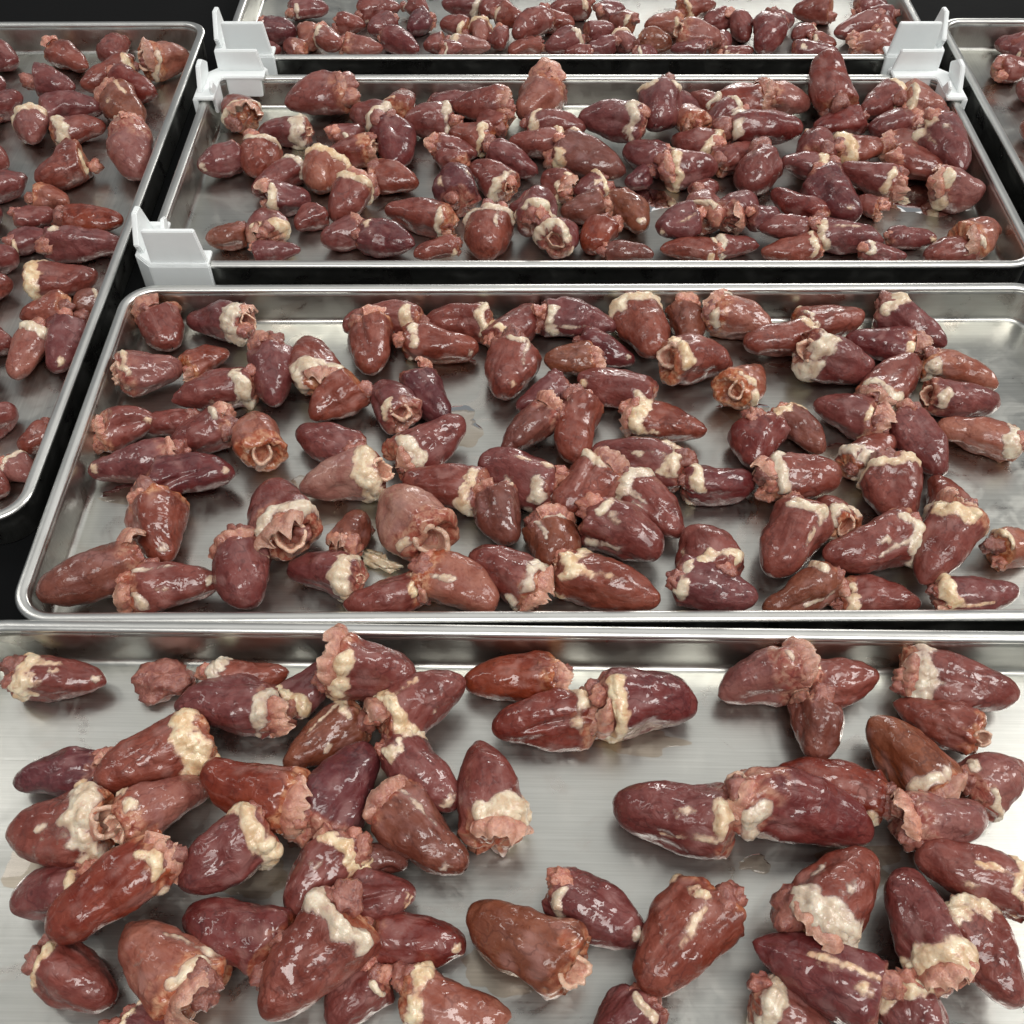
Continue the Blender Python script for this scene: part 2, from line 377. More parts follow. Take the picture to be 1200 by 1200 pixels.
MIDDLE = """
208,408,175,365,54,m0k;210,362,307,388,50,m3Ok;215,425,145,445,56,p1O;265,410,215,435,38,m0k;206,468,300,446,52,m2;
330,483,305,398,56,m0k;348,390,385,465,62,m3k;404,362,496,358,52,m2;440,445,430,370,60,m0kc;498,368,577,372,48,m1;
562,410,472,400,50,m1t;634,350,580,395,48,m2;724,382,630,372,52,m1s;765,423,742,338,60,m3;805,405,803,348,44,b0k;
638,420,700,418,44,b0k;758,430,662,398,38,d0t;590,474,615,402,64,m1ts;596,488,670,445,42,m0;676,445,765,468,54,m1t;
832,508,732,485,50,m3ks;862,418,775,430,66,m2O;900,425,848,475,50,p1O;905,385,835,360,58,p1kk;868,402,955,390,48,m2;
1010,362,930,370,48,m1;1030,430,935,425,60,m3O;987,395,1082,408,44,d1k;1108,412,1030,360,50,m2;1082,418,1010,475,56,m2k;
1168,450,1085,425,48,p2;1175,470,1082,470,48,m1O;1099,500,1190,520,50,p2;1092,560,1060,482,58,m0;1068,506,978,550,46,m3s;
955,470,1030,500,56,m1ok;965,535,915,478,46,b2;880,548,897,503,60,r0;167,490,104,507,50,m0kt;164,500,225,495,40,m0t;
205,520,270,495,56,m1k;85,553,193,537,56,m0kt;275,552,168,562,60,d0tc;205,665,168,582,66,m0kt;53,703,160,655,76,b0k;
259,678,146,685,62,m1kts;300,715,270,635,78,m0k;285,478,315,545,60,p0O;338,500,430,535,50,m0;366,488,425,450,54,m0;
430,443,475,500,56,m1O;530,500,480,440,52,d0k;548,492,465,545,60,m2k;345,570,445,560,64,q3O;305,562,355,650,84,m2Ok;
440,568,512,648,80,q1O;432,592,410,645,50,b0kk;472,562,572,580,54,m2;336,662,425,682,60,m3o;398,712,500,690,52,m1k;
590,708,495,662,62,p0ks;566,540,655,575,66,m2;582,525,648,480,50,b0Ok;668,553,680,463,58,m1;690,528,800,555,58,m2;
650,602,715,543,64,m1kc;590,640,572,568,58,b1k;805,635,725,560,60,m2;650,680,648,610,62,b1ks;775,650,695,600,70,m1ss;
546,648,635,700,66,m2k;769,712,652,670,68,m2o;888,565,800,568,56,r2;990,560,895,565,64,m2kk;960,580,985,625,50,m3O;
900,678,962,600,74,m1s;1050,615,1045,543,68,m2;962,655,1080,620,70,m2k;1105,556,1105,620,54,m2;1063,685,1140,600,66,m2Ok;
810,628,825,690,74,m2;892,712,800,690,60,m1;890,714,978,680,54,b1s;1084,707,978,695,48,m2k;1190,690,1090,695,52,m2k;1215,640,1170,645,52,p2;
"""
THIRD = """
262,110,295,145,44,m2k;332,112,410,105,50,m0kk+3;300,152,364,157,38,m3o;405,130,455,150,44,m3;470,95,470,140,44,m1;
229,197,280,182,42,m0t;298,208,305,165,48,m2;294,228,358,192,40,m2t;365,235,313,235,42,m2k;241,282,288,275,38,b0;
305,246,318,285,48,m3k;358,290,292,293,28,m0;370,225,385,183,48,p3;372,182,440,180,38,m0Ok;385,260,425,215,50,m2kO;
381,285,420,270,42,m0k;492,288,425,275,46,d1;470,200,455,140,52,d0;494,215,435,205,40,m0k;446,245,535,262,44,m1k;
474,298,535,285,28,m1;472,145,530,140,46,m2;576,112,500,117,34,m1;531,128,600,132,44,m0kk;524,155,576,165,40,m2;
560,182,505,175,32,m0k;525,188,545,245,54,d0s;550,195,600,222,42,m2o;632,202,572,178,40,m0;605,140,650,95,58,p0kk;
691,152,617,145,36,m1;597,168,665,165,38,m1;733,200,650,175,50,b2;640,205,675,225,38,m2k;655,250,712,240,38,b0k;
570,305,575,248,58,m2s;627,216,622,268,48,m2;675,256,640,295,48,m3O;690,295,715,265,42,r0;760,278,728,225,44,b0t;
765,298,702,292,30,b0;770,265,818,258,44,m0ts;830,218,820,268,48,p1;765,292,850,295,34,m1;890,290,836,290,30,m2;
882,298,970,290,36,m1;890,235,855,258,46,m0k;845,195,778,200,46,m2k;870,222,905,185,54,m0;890,168,835,195,38,m0;
682,138,757,150,46,m2;760,160,785,105,54,m1;820,112,775,98,32,m2;731,180,780,190,46,m0;790,122,815,155,38,p0k;
788,160,845,178,40,m2;808,110,845,130,30,m1;822,145,860,130,38,m2;825,108,893,100,46,r0k;938,150,845,148,48,r2;
950,120,900,118,44,p0kk;966,67,978,135,52,r0+4;1003,130,1055,108,44,m1;952,148,1012,140,36,r0;1017,152,1075,145,40,m1k;
956,151,948,200,50,m0t;1042,170,978,180,40,m3;1130,130,1080,115,50,p2k;1095,168,1097,125,42,m0;1112,180,1042,168,40,m0k;
1140,212,1128,138,54,m2;1170,130,1125,125,42,p2;1120,203,1047,188,46,m0;982,200,1053,215,44,m1k;995,262,955,205,54,d0t;
915,190,970,200,36,m3;908,225,965,255,42,r0;882,268,945,265,30,m0;1040,285,950,280,44,m2k;1075,298,993,295,28,m1;
1097,281,1040,278,30,m0t;1080,300,1140,290,36,m0;1185,225,1133,220,50,p2k;1195,265,1140,285,50,p1k;430,150,395,163,34,m1;512,180,545,196,34,m0;670,225,700,215,34,m2;600,250,640,238,34,m0;735,215,760,205,30,d0;905,252,870,258,34,m0;1165,165,1150,195,40,m1;1000,235,1030,246,30,m0k;560,140,590,150,32,m0;840,215,815,228,32,m0;1150,150,1175,160,40,m2;350,265,375,250,34,m0;
"""
FAR = """
352,38,308,35,36,d0;365,62,362,30,30,p0;400,58,368,42,28,m2k;448,58,395,52,26,p0k;495,60,450,42,32,r0;430,40,460,22,30,m0;
497,55,522,50,26,m0;575,60,525,52,26,p3;518,30,550,35,30,m2;563,58,562,25,28,p3;585,62,580,32,28,m0;593,62,633,52,26,m1;
600,40,645,22,34,m0;640,60,680,45,36,m2;688,58,722,52,26,m0;720,35,685,40,28,m0;745,60,725,42,28,p2;783,52,750,50,32,b0;
755,30,800,30,32,p1;852,50,802,45,36,p1O;785,60,830,58,22,m0;882,60,843,62,20,m2;888,62,912,20,42,r0;870,52,868,18,28,m0;
925,48,955,35,26,m1;998,60,915,58,26,m1;975,38,1030,30,32,m0;1050,55,1000,52,32,p0k;1078,60,1042,60,22,p0;1085,45,1052,38,28,p1o;
470,10,420,14,30,m1;330,60,305,58,24,m0;335,52,358,60,26,m0;425,30,400,28,30,m0;480,35,500,22,30,d0;545,58,520,60,22,m1;610,25,585,15,30,m1;665,28,640,25,30,m0;660,62,690,62,22,m0;770,62,745,62,22,m1;825,28,850,20,30,m0;930,22,900,30,32,m0;980,52,950,48,26,m2;1030,18,1065,20,30,m1;1090,25,1065,38,28,m0;850,35,832,60,26,m0;715,20,740,28,28,m2;560,15,590,5,30,m0;500,14,480,4,28,m1;520,8,570,10,30,m2;640,12,690,8,32,m1;735,12,700,18,28,m0;840,8,795,12,30,m2;930,10,975,14,32,m1;1050,8,1010,12,30,m0;385,8,340,14,30,m1;
"""
LEFT = """
110,78,52,58,36,m0k;140,75,125,45,36,m0;225,62,170,80,44,p1Ok;96,102,155,78,38,m1;90,105,38,95,44,m0;187,110,128,100,42,r0;
122,122,45,135,40,m0;180,150,120,108,48,b0ks;122,145,65,158,40,m3;178,212,140,150,52,p0Ok;45,215,100,185,52,m1;50,170,28,130,42,p3;
85,238,40,230,34,p0k;152,262,66,255,40,r0;145,285,55,287,46,m1;64,252,20,258,34,m0;60,278,15,285,36,m1;114,325,33,332,46,m3;
30,370,85,358,38,m0;80,365,112,350,34,b2o;76,441,72,368,52,m0t;20,450,30,385,46,p2;28,530,55,503,38,m0;40,560,10,545,38,p2;
5,95,-40,110,40,m1;22,75,-15,62,38,m0;30,210,-12,222,42,m1;20,300,-25,310,42,m0k;14,405,-28,395,44,m2;0,440,-30,425,44,m0;-5,140,-45,150,42,m1;22,115,-10,128,40,m0;0,255,-40,245,42,d0;8,575,-30,560,46,m1k;10,190,-35,180,44,m2;8,330,-30,345,44,m1;14,480,-20,500,44,m2;
"""
RIGHT = """
1150,22,1185,32,30,m1;1172,50,1210,44,34,m2;1205,78,1170,82,36,m0;1195,112,1225,100,38,m1k;1205,145,1228,160,40,m0;1140,8,1180,6,30,m0;
"""
TRAYS = [('front', FRONT, 66, 80, 5), ('middle', MIDDLE, 48, 60, 6), ('third', THIRD, 34, 44, 7), ('far', FAR, 24, 32, 3), ('left', LEFT, 34, 44, 8), ('right', RIGHT, 26, 32, 2)]

PROF_S = np.array([0, .012, .03, .06, .11, .18, .28, .40, .53, .66, .78, .87, .94, .98, 1.0])
def heart_profile(rng):
    sharp = rng.uniform(0.8, 1.15)
    f = np.array([0, .15, .245, .35, .47, .59, .715, .835, .925, .985, 1.0, .985, .92, .82, .68])
    f[1:9] = f[1:9]**sharp
    f[10:] *= rng.uniform(0.92, 1.05)
    return f

def build_heart(i, root, a, r, fl, view, nu, nt, Rm, pz):
    """a: half length, r: radius, view: direction to the viewer in the heart's own frame. Tip at +x, base at -x."""
    rng = random.Random(i*7919 + 13)
    sd = np.array([rng.uniform(0, 200) for _ in range(3)])
    tone = fl[0]; fat = int(fl[1]); body_open = 'O' in fl
    f = heart_profile(rng)
    th = np.linspace(0, 2*np.pi, nt, endpoint=False)
    tv = math.atan2(view[2], view[1])                       # angle that faces the viewer
    s = np.concatenate([1 - np.cos(np.linspace(0, math.pi/2, nu//3))*1.0, [] ])*0.30
    s = np.concatenate([s, np.linspace(0.30, 1.0, nu - len(s) + 1)[1:]])
    ns = len(s); nd = 9 if nu > 30 else 6
    S, T = np.meshgrid(s, th, indexing='ij')
    fr = np.interp(S, PROF_S, f)
    # smooth the piecewise profile a little along s
    for _ in range(2):
        fr[1:-1] = 0.25*fr[:-2] + 0.5*fr[1:-1] + 0.25*fr[2:]
    flat = rng.uniform(0.88, 1.0)
    rho = r*fr
    xx = a*(1 - 2*S)
    tg = tv + rng.uniform(-1.1, 1.1); tg2 = tg + rng.uniform(2.2, 3.0)
    def ang(t0, w):
        d = np.angle(np.exp(1j*(T - t0))); return np.exp(-(d/w)**2)
    rho *= 1 - (0.075*ang(tg, .26) + 0.06*ang(tg2, .3))*sstep(.14, .45, S)
    if 'c' in fl:                                            # a deep cleft
        tc_ = tv + rng.uniform(-.5, .5)
        rho *= 1 - 0.20*ang(tc_ + .9*(S-.5), .11)*sstep(.2, .45, S)
    P = np.stack([xx, rho*np.cos(T), rho*np.sin(T)*flat], -1)
    # dents, flattened sides
    sq = rng.uniform(.02, .07); ph0 = rng.uniform(0, 6.28)
    dent = sq*np.cos(3*T + ph0)*sstep(.1, .4, S) + .05*np.cos(2*T + rng.uniform(0, 6.28))*sstep(.1, .5, S)
    for _ in range(4):
        s0, t0 = rng.uniform(.2, .9), tv + rng.uniform(-1.7, 1.7)
        dd = ((S - s0)*2*a/r/rng.uniform(.35, .75))**2 + (np.angle(np.exp(1j*(T - t0)))/rng.uniform(.3, .7))**2
        dent -= rng.uniform(.04, .17)*np.exp(-dd)
    P[..., 1:] *= (1 + dent)[..., None]
    # dish at the base
    x_e = P[-1, :, 0]; dish = []
    dep = (0.32 if body_open else rng.uniform(-.18, .05))*r
    for j in range(1, nd+1):
        q = j/nd; k = 1 - q**1.25
        dish.append(np.stack([x_e + dep*math.sin(q*math.pi/2), P[-1, :, 1]*k, P[-1, :, 2]*k], -1))
    P = np.concatenate([P, np.array(dish)], 0)
    S2 = np.concatenate([S, np.repeat(np.linspace(1.02, 1.3, nd)[:, None], nt, 1)], 0)
    T2 = np.concatenate([T, np.repeat(th[None], nd, 0)], 0)
    bend = rng.uniform(-.35, .35)*r
    P[..., 1] += bend*((S2.clip(0, 1) - .45)**2*3 - .3)
    P[..., 2] += rng.uniform(-.12, .06)*r*((S2.clip(0, 1) - .5)**2*3)
    Q = P.reshape(-1, 3); Sf = S2.ravel(); Tf = T2.ravel()
    rad = np.stack([np.where(Sf < .2, (0.2-Sf)*4, 0), np.cos(Tf), np.sin(Tf)], -1); rad /= np.linalg.norm(rad, axis=1)[:, None]
    k = Q/r
    endfade = sstep(1.28, 1.0, Sf)
    baseamp = sstep(.74, .98, Sf)
    disp = .17*pn(k*.95 + sd) + .062*pn(k*2.3 + sd + 9) + .026*pn(k*5.5 + sd + 31)
    disp += baseamp*(.22*pn(k*2.6 + sd + 55) + .10*pn(k*6 + sd + 77))
    ridg = 1 - np.abs(pn(k*np.array([1.1, 3.2, 3.2]) + sd + 120))*4
    disp += -.030*np.clip(ridg, 0, 1)*sstep(.2, .5, Sf)
    Q = Q + rad*(r*disp*endfade)[:, None]
    rag = .12 if body_open else (.42 if 'k' in fl else .2)
    ringn = pn(np.stack([np.cos(Tf)*1.6, np.sin(Tf)*1.6, Tf*0], -1) + sd) + .55*pn(np.stack([np.cos(Tf)*4.5, np.sin(Tf)*4.5, Tf*0+3], -1) + sd)
    Q[:, 0] += -r*rag*ringn*sstep(.84, 1.0, Sf)*sstep(1.35, 1.0, Sf)
    lum = pn(k*4 + sd + 140)
    Q[:, 0] += r*.14*lum*sstep(1.0, 1.1, Sf)
    # an oblique knife cut across the base on some of them
    cutf = np.zeros(len(Q))
    if not body_open and fat < 3 and rng.random() < .45:
        an = rng.uniform(.15, .95); vv = np.array([0, view[1], view[2]]); vv /= np.linalg.norm(vv) + 1e-9
        sidev = np.array([0, vv[2], -vv[1]]); mixv = rng.uniform(-1, 1)
        dirv = vv*abs(math.cos(mixv)) + sidev*math.sin(mixv*1.3)
        nrm = np.array([-math.cos(an), 0, 0]) + dirv*math.sin(an); nrm /= np.linalg.norm(nrm)
        ext = (Q @ nrm).max(); dcut = ext - rng.uniform(.16, .42)*r
        over = Q @ nrm - dcut + .05*r*pn(k*3 + sd + 700)
        Q = Q - nrm[None, :]*np.clip(over, 0, None)[:, None]*.93
        cutf = sstep(-.02*r, .06*r, over)
    # soft meat settles flat on the steel
    up = Rm[2]; wz = pz + Q @ up; gap = wz - 0.0011
    lift = np.where(gap < 0, -gap, 0)
    Q = Q + up[None, :]*lift[:, None]
    Q = Q + rad*(.10*lift)[:, None]*np.array([0, 1, 1])*(np.abs(rad @ up) < .6)[:, None]
    F = grid_faces(ns+nd, nt)
    # pinkness and paleness
    nzz = pn(k*1.9 + sd + 200); nz2 = pn(k*5 + sd + 220)
    p0 = {'p': .80, 'q': .84, 'b': .95}.get(tone, .93) - (.12 if 'k' in fl else 0) - (.08 if body_open else 0)
    pink = sstep(p0, p0 + .14, Sf + .22*nzz + .12*nz2)
    pale = sstep(.10, .42, nzz*.7 + .5*pn(k*np.array([1.2, 4, 4]) + sd + 240) + .18*np.exp(-((Sf-.7)/.25)**2) + .22*(np.exp(-(np.angle(np.exp(1j*(Tf-tg)))/.3)**2))*sstep(.2, .5, Sf) - .1)
    pink = np.maximum(pink, cutf*(.45 + .5*pn(k*2.5 + sd + 720)).clip(.15, .8))
    if body_open:
        pink = np.where(Sf > 1.15, pink*.55, pink)
    mesh_obj('ventricle', Q, F, MUSCLE[tone], root, {'pink': pink, 'pale': pale})
    N = vert_normals(Q, F)
    base_r = r*f[-1]; xb = -a

    # ---- fat lying on the muscle
    if fat > 0 or 't' in fl or 's' in fl:
        dv = np.angle(np.exp(1j*(Tf - tv)))
        sc_ = .86 + .16*pn(np.stack([np.cos(Tf)*1.2, np.sin(Tf)*1.2, Tf*0+7], -1) + sd)
        wid = {0: .05, 1: .07, 2: .095, 3: .135}[fat]
        col = np.exp(-((Sf - sc_)/(wid*(1 + .9*pn(np.stack([np.cos(Tf)*2.2, np.sin(Tf)*2.2, Tf*0+17], -1) + sd))))**2)
        off = rng.uniform(-.9, .9)
        cov = pn(np.stack([np.cos(Tf)*1.1, np.sin(Tf)*1.1, Tf*0+27], -1) + sd)*1.1 + .42*np.cos(dv - off) + {0: -1.4, 1: -.20, 2: .08, 3: .38}[fat]
        cov = sstep(-.12, .38, cov)
        seeds = np.array([[rng.uniform(-1.6, -.1)*a/r, 1.1*math.cos(q), 1.1*math.sin(q)] for q in [rng.uniform(0, 6.28) for _ in range(46)]])
        L = 1 - 1.9*worley(k, seeds)
        t = .175*col*cov*(.68 + .46*L + .75*pn(k*3.4 + sd + 300) + .40*pn(k*8 + sd + 310)) - .038
        ex = 0*t - 1
        if 's' in fl or (fat >= 2 and rng.random() < .25):
            g = np.exp(-(np.angle(np.exp(1j*(Tf - tg - .5*(Sf-.6))))/(.20 if fl.count('s') < 2 else .36))**2)
            g = np.maximum(g, .9*np.exp(-(np.angle(np.exp(1j*(Tf - tv - rng.uniform(-.8, .8))))/.28)**2)*np.exp(-((Sf - rng.uniform(.35, .65))/.12)**2))
            ex = .07*(g*sstep(.28, .5, Sf)*sstep(1.0, .85, Sf) + 1.0*pn(k*np.array([1.6, 3.2, 3.2]) + sd + 330) + .55*pn(k*7 + sd + 340) - .62)
        if 't' in fl:
            c = Q[np.argmin(np.abs(Sf - .10) + .25*np.abs(np.angle(np.exp(1j*(Tf - tv - rng.uniform(-.7, .7))))))]
            d = np.linalg.norm(Q - c, axis=1)/r
            ex = np.maximum(ex, .05*(1 - d/(rng.uniform(.16, .28)) + 1.3*pn(k*3.2 + sd + 400) + .8*pn(k*8 + sd + 410)))
        t = np.maximum(t, ex)
        t = np.clip(t + np.where(t > 0, .05*pn(k*7 + sd + 360)*sstep(0, .08, t), 0), -.03, .26)
        t *= sstep(1.22, 1.05, Sf)
        t = np.where(Sf > 1.2, -.03, t)
        thin = sstep(.055, -.004, t)
        keep = (t[F] > -.006).any(1)
        Fk = F[keep]
        if len(Fk) > 8:
            lab = np.arange(len(Q))
            while True:
                mn = lab[Fk].min(1); new = lab.copy()
                for q in range(4): np.minimum.at(new, Fk[:, q], mn)
                new = new[new]
                if (new == lab).all(): break
                lab = new
            fl_lab = lab[Fk[:, 0]]
            Vt = Q + N*(t*r)[:, None]
            for c_ in np.unique(fl_lab):
                Fc = Fk[fl_lab == c_]
                if len(Fc) < 14: continue
                used, inv = np.unique(Fc, return_inverse=True)
                mesh_obj('fat', Vt[used], inv.reshape(-1, 4), FAT, root, {'thin': thin[used]})

    # ---- vessel stump with an open end
    if 'o' in fl or body_open:
        big = body_open
        ro = r*(rng.uniform(.42, .54) if big else rng.uniform(.22, .30)); ri = ro*rng.uniform(.70, .80); sqz = rng.uniform(.62, .9)
        ln = r*(rng.uniform(.10, .30) if big else rng.uniform(.18, .40))
        m = 22 if nu < 40 else 34
        t_ = np.linspace(0, 2*np.pi, m, endpoint=False)
        prof = [(.55*r, ro*1.25), (.25*r, ro*1.12), (0, ro*1.02), (-ln*.5, ro), (-ln*.9, ro*1.04), (-ln*1.04, ro*.98), (-ln*1.06, (ro+ri)/2), (-ln, ri*1.06), (-ln*.7, ri), (0, ri*.9), (.4*r, ri*.8), (.5*r, ri*.3)]
        pts = []; lip = []
        for kx, (px, pr) in enumerate(prof):
            wob = 1 + .5*pn(np.stack([np.cos(t_)*1.1, np.sin(t_)*1.1, t_*0 + px/r], -1) + sd + 500)
            pts.append(np.stack([px + r*.35*pn(np.stack([np.cos(t_)*1.4, np.sin(t_)*1.4, t_*0], -1) + sd + 520)*(.9 if 2 < kx < 9 else 0) + r*.22*pn(np.stack([np.cos(t_)*4, np.sin(t_)*4, t_*0], -1) + sd + 530)*(1 if 3 < kx < 8 else 0), pr*wob*np.cos(t_), pr*wob*sqz*np.sin(t_)], -1))
            lip.append(np.full(m, 1.0 if 4 <= kx <= 7 else .15))
        Vv = np.concatenate(pts); side = rng.uniform(.15, .35)*r
        tilt = Matrix.Rotation(rng.uniform(.35, .75), 3, Vector((0, view[2], -view[1])).normalized()) if abs(view[1])+abs(view[2]) > 0 else Matrix()
        ra = rng.uniform(0, 3.14); Vv = Vv @ np.array([[1, 0, 0], [0, math.cos(ra), math.sin(ra)], [0, -math.sin(ra), math.cos(ra)]])
        Vv = Vv @ np.array(tilt).T      # leans the mouth toward the viewer
        vv = Vector((0, view[1], view[2])).normalized()
        Vv = Vv + np.array([xb + .08*r, vv.y*side, vv.z*side])
        mesh_obj('vessel', Vv, grid_faces(len(prof), m), VESSEL, root, {'lip': np.concatenate(lip)})

    # ---- torn frills of thin tissue round the base
    for q in range(min(fl.count('k'), 2)):
        m = 26 if nu < 40 else 40; kk = 8
        c = tv + rng.uniform(-1.5, 1.5); span = rng.uniform(1.5, 2.8)
        t_ = np.linspace(c - span/2, c + span/2, m)
        edge = np.sin(np.linspace(0, np.pi, m))**.5
        ring = pn(np.stack([np.cos(t_)*2.4, np.sin(t_)*2.4, t_*0 + q*5], -1) + sd + 600) + .45*pn(np.stack([np.cos(t_)*7, np.sin(t_)*7, t_*0 + q*5], -1) + sd + 620)
        ln = r*(rng.uniform(.22, .50)*(1 + 1.1*ring))*edge + .03*r
        fl_ = rng.uniform(-.9, .15)
        rows = []; lip = []
        for j in range(kk):
            u = j/(kk-1)
            wv = .45*r*u*pn(np.stack([np.cos(t_)*3.2, np.sin(t_)*3.2, t_*0 + u*1.1 + q], -1) + sd + 640)
            rr = base_r*(1.06 + .35*math.sin(u*2.6)*rng.uniform(.8, 1)) + ln*u*math.sin(fl_) + wv
            rows.append(np.stack([xb + .28*r - (ln + .28*r)*u*math.cos(fl_) + wv*.5, rr*np.cos(t_), rr*np.sin(t_)], -1)); lip.append(np.full(m, u*u))
        A = np.concatenate(rows); Fq = grid_faces(kk, m, False); Nn = vert_normals(A, Fq)
        th_ = (.06*r*(1.4 - np.concatenate(lip)))[:, None]*(1 + 1.0*pn(A/r*5 + sd)[:, None])
        B = A - Nn*th_; A = A + Nn*th_; n = len(A)
        bd = [j for j in range(m)] + [j*m + m-1 for j in range(1, kk)] + [(kk-1)*m + j for j in range(m-2, -1, -1)] + [j*m for j in range(kk-2, 0, -1)]
        st = [[bd[j], bd[(j+1) % len(bd)], bd[(j+1) % len(bd)] + n, bd[j] + n] for j in range(len(bd))]
        mesh_obj('torn_flap', np.concatenate([A, B]), np.concatenate([Fq[:, ::-1], Fq + n, np.array(st)]), TISSUE, root, {'lip': np.concatenate(lip + lip)})

    # ---- atrium lobes left on the base
    nl = 0 if (body_open and 'k' not in fl) else rng.choice([1, 1, 2, 2, 3])
    if nl and (fat < 3 or rng.random() < .6):
        mu, mt = (10, 16) if nu < 40 else (18, 26)
        for q in range(nl):
            aq = tv + rng.uniform(-1.6, 1.6); rb = r*rng.uniform(.28, .46)
            ph = np.linspace(0, np.pi, mu); Ph, Th = np.meshgrid(ph, np.linspace(0, 2*np.pi, mt, endpoint=False), indexing='ij')
            B = np.stack([np.cos(Ph)*1.15, np.sin(Ph)*np.cos(Th), np.sin(Ph)*np.sin(Th)], -1).reshape(-1, 3)
            B *= (1 + .75*pn(B*1.3 + sd + q*17) + .35*pn(B*3.6 + sd + q*23))[:, None]
            rq = base_r*rng.uniform(.45, .95)
            B = B*rb + np.array([xb + rng.uniform(-.06, .22)*r, math.cos(aq)*rq, math.sin(aq)*rq*.9])
            mesh_obj('atrium', B, grid_faces(mu, mt), ATRIUM if rng.random() < .62 else TISSUE, root, {'lip': np.zeros(len(B))})

def parse(txt):
    out = []
    for it in txt.replace('\n', '').split(';'):
        if it.strip():
            p = it.split(','); fl = p[5]; up = 0.0
            if '+' in fl: fl, u = fl.split('+'); up = float(u)
            out.append(dict(t=(float(p[0]), float(p[1])), b=(float(p[2]), float(p[3])), w=float(p[4]), fl=fl, up=up))
    return out

HEARTS = []
for tname, txt, nu, nt, rows in TRAYS:
    for h in parse(txt):
        h.update(tray=tname, nu=nu, nt=nt, rows=rows)
        cx = (h['t'][0] + h['b'][0])/2; cy = (h['t'][1] + h['b'][1])/2
        p = spot(cx, cy, 0.012); mpp = depth_at(p)/F_PX
        r = h['w']/2*mpp*(1.04 if tname in ('third', 'far') else 1.02)
        zc = 0.0009 + r*0.80 + h['up']*MM
        p = spot(cx, cy, zc); mpp = depth_at(p)/F_PX
        dep = math.atan2(CAM_Z - zc, p.y); se = math.sin(dep)
        ux, uy = h['t'][0]-h['b'][0], h['t'][1]-h['b'][1]; ln = math.hypot(ux, uy)
        hl = ln/2*mpp*(0.95 if 'k' in h['fl'] else 0.99); ux /= ln; uy /= ln
        g = Vector((ux, -uy/se, 0)).normalized()
        c = ux*g.x - uy*g.y*se
        a = math.sqrt(max((hl*hl - r*r*(1-c*c))/(c*c), (1.12*r)**2))
        a = min(a, (1.95 - .35*abs(g.y))*r)
        h.update(p=p, g=g, a=a, r=r, z=zc)
        HEARTS.append(h)

# hearts that would sink into each other: ease them apart, then let the nearer one ride up
def seg_dist(h, k):
    best = (9, None)
    for u in (-.55, -.2, .15, .5):
        A = h['p'] + h['g']*(h['a']*u)
        for v in (-.55, -.2, .15, .5):
            B = k['p'] + k['g']*(k['a']*v); d = (A-B).length
            if d < best[0]: best = (d, (A-B))
    return best
for h in HEARTS: h['p0'] = h['p'].copy()
for it in range(10):
    for i, h in enumerate(HEARTS):
        for k in HEARTS[i+1:]:
            if k['tray'] != h['tray'] or (h['p']-k['p']).length > h['a'] + k['a']: continue
            d, vec = seg_dist(h, k)
            pen = 0.80*(h['r'] + k['r']) - d
            if pen > 0 and d > 1e-6:
                v = Vector((vec.x, vec.y, 0)); v = v.normalized() if v.length > 1e-6 else Vector((1, 0, 0))
                h['p'] += v*pen*.12; k['p'] -= v*pen*.12
                near = h if h['p0'].y < k['p0'].y else k
                up = min(pen*.14, 0.0007)
                if near['z'] - near['r']*.80 < 0.012:
                    ray_ = (Vector((0, 0, CAM_Z)) - near['p']).normalized()
                    near['p'] += ray_*(up/ray_.z)
    for h in HEARTS:
        m = h['p'] - h['p0']; lim = 0.0028
        if math.hypot(m.x, m.y) > lim + max(0, m.z):
            s_ = (lim + max(0, m.z))/math.hypot(m.x, m.y); h['p'].x = h['p0'].x + m.x*s_; h['p'].y = h['p0'].y + m.y*s_
        h['z'] = h['p'].z

# keep them inside their tray walls
BOX = {'front': (-0.20, 0.25, -0.05, Y(733) - 0.0075), 'middle': (X(146, 336) + 0.008, 0.30, mid_y0 + 0.0075, mid_y1 - 0.0075),
       'third': (x_l + 0.007, x_r - 0.007, t3_y0 + 0.0075, t3_y1 - 0.0065), 'far': (x_l + 0.01, x_r - 0.008, Y(67) + 0.0075, 9), 'left': (-9, 9, ly0, ly1 - 0.0075), 'right': (x_r + 0.02, 9, 0, Y(20) - 0.0075)}
for h in HEARTS:
    x0, x1, y0, y1 = BOX[h['tray']]
    ex = math.hypot(h['a']*h['g'].x, h['r']*h['g'].y)*.96; ey = math.hypot(h['a']*h['g'].y, h['r']*h['g'].x)*.96
    if h['tray'] == 'left':
        x1 = lx1 + (h['p'].y - (ly0+ly1)/2)*math.tan(lang) - 0.0068
    h['p'].x = min(max(h['p'].x, x0 + ex), x1 - ex)
    if not (h['tray'] == 'third' and h['up'] == 4):
        h['p'].y = min(max(h['p'].y, y0 + ey), y1 - ey)

ORD = ['first', 'second', 'third', 'fourth', 'fifth', 'sixth', 'seventh', 'eighth', 'ninth', 'tenth', 'eleventh', 'twelfth', 'thirteenth', 'fourteenth', 'fifteenth', 'sixteenth', 'seventeenth', 'eighteenth', 'nineteenth', 'twentieth'] + ['number %d' % q for q in range(21, 60)]
TRAY_WORD = {'front': 'front tray', 'middle': 'middle tray', 'third': 'third tray', 'far': 'farthest tray', 'left': 'left tray', 'right': 'right tray'}
TONE_WORD = {'m': 'mauve', 'd': 'dark', 'r': 'red', 'b': 'brown', 'p': 'pink', 'q': 'pale'}
for tname, txt, nu, nt, rows in TRAYS:
    hs = sorted([h for h in HEARTS if h['tray'] == tname], key=lambda q: -q['p'].y)
    n = len(hs)
    for ri in range(rows):
        row = sorted(hs[ri*n//rows:(ri+1)*n//rows], key=lambda q: q['p'].x)
        for xi, h in enumerate(row):
            h['row'] = ri; h['col'] = xi
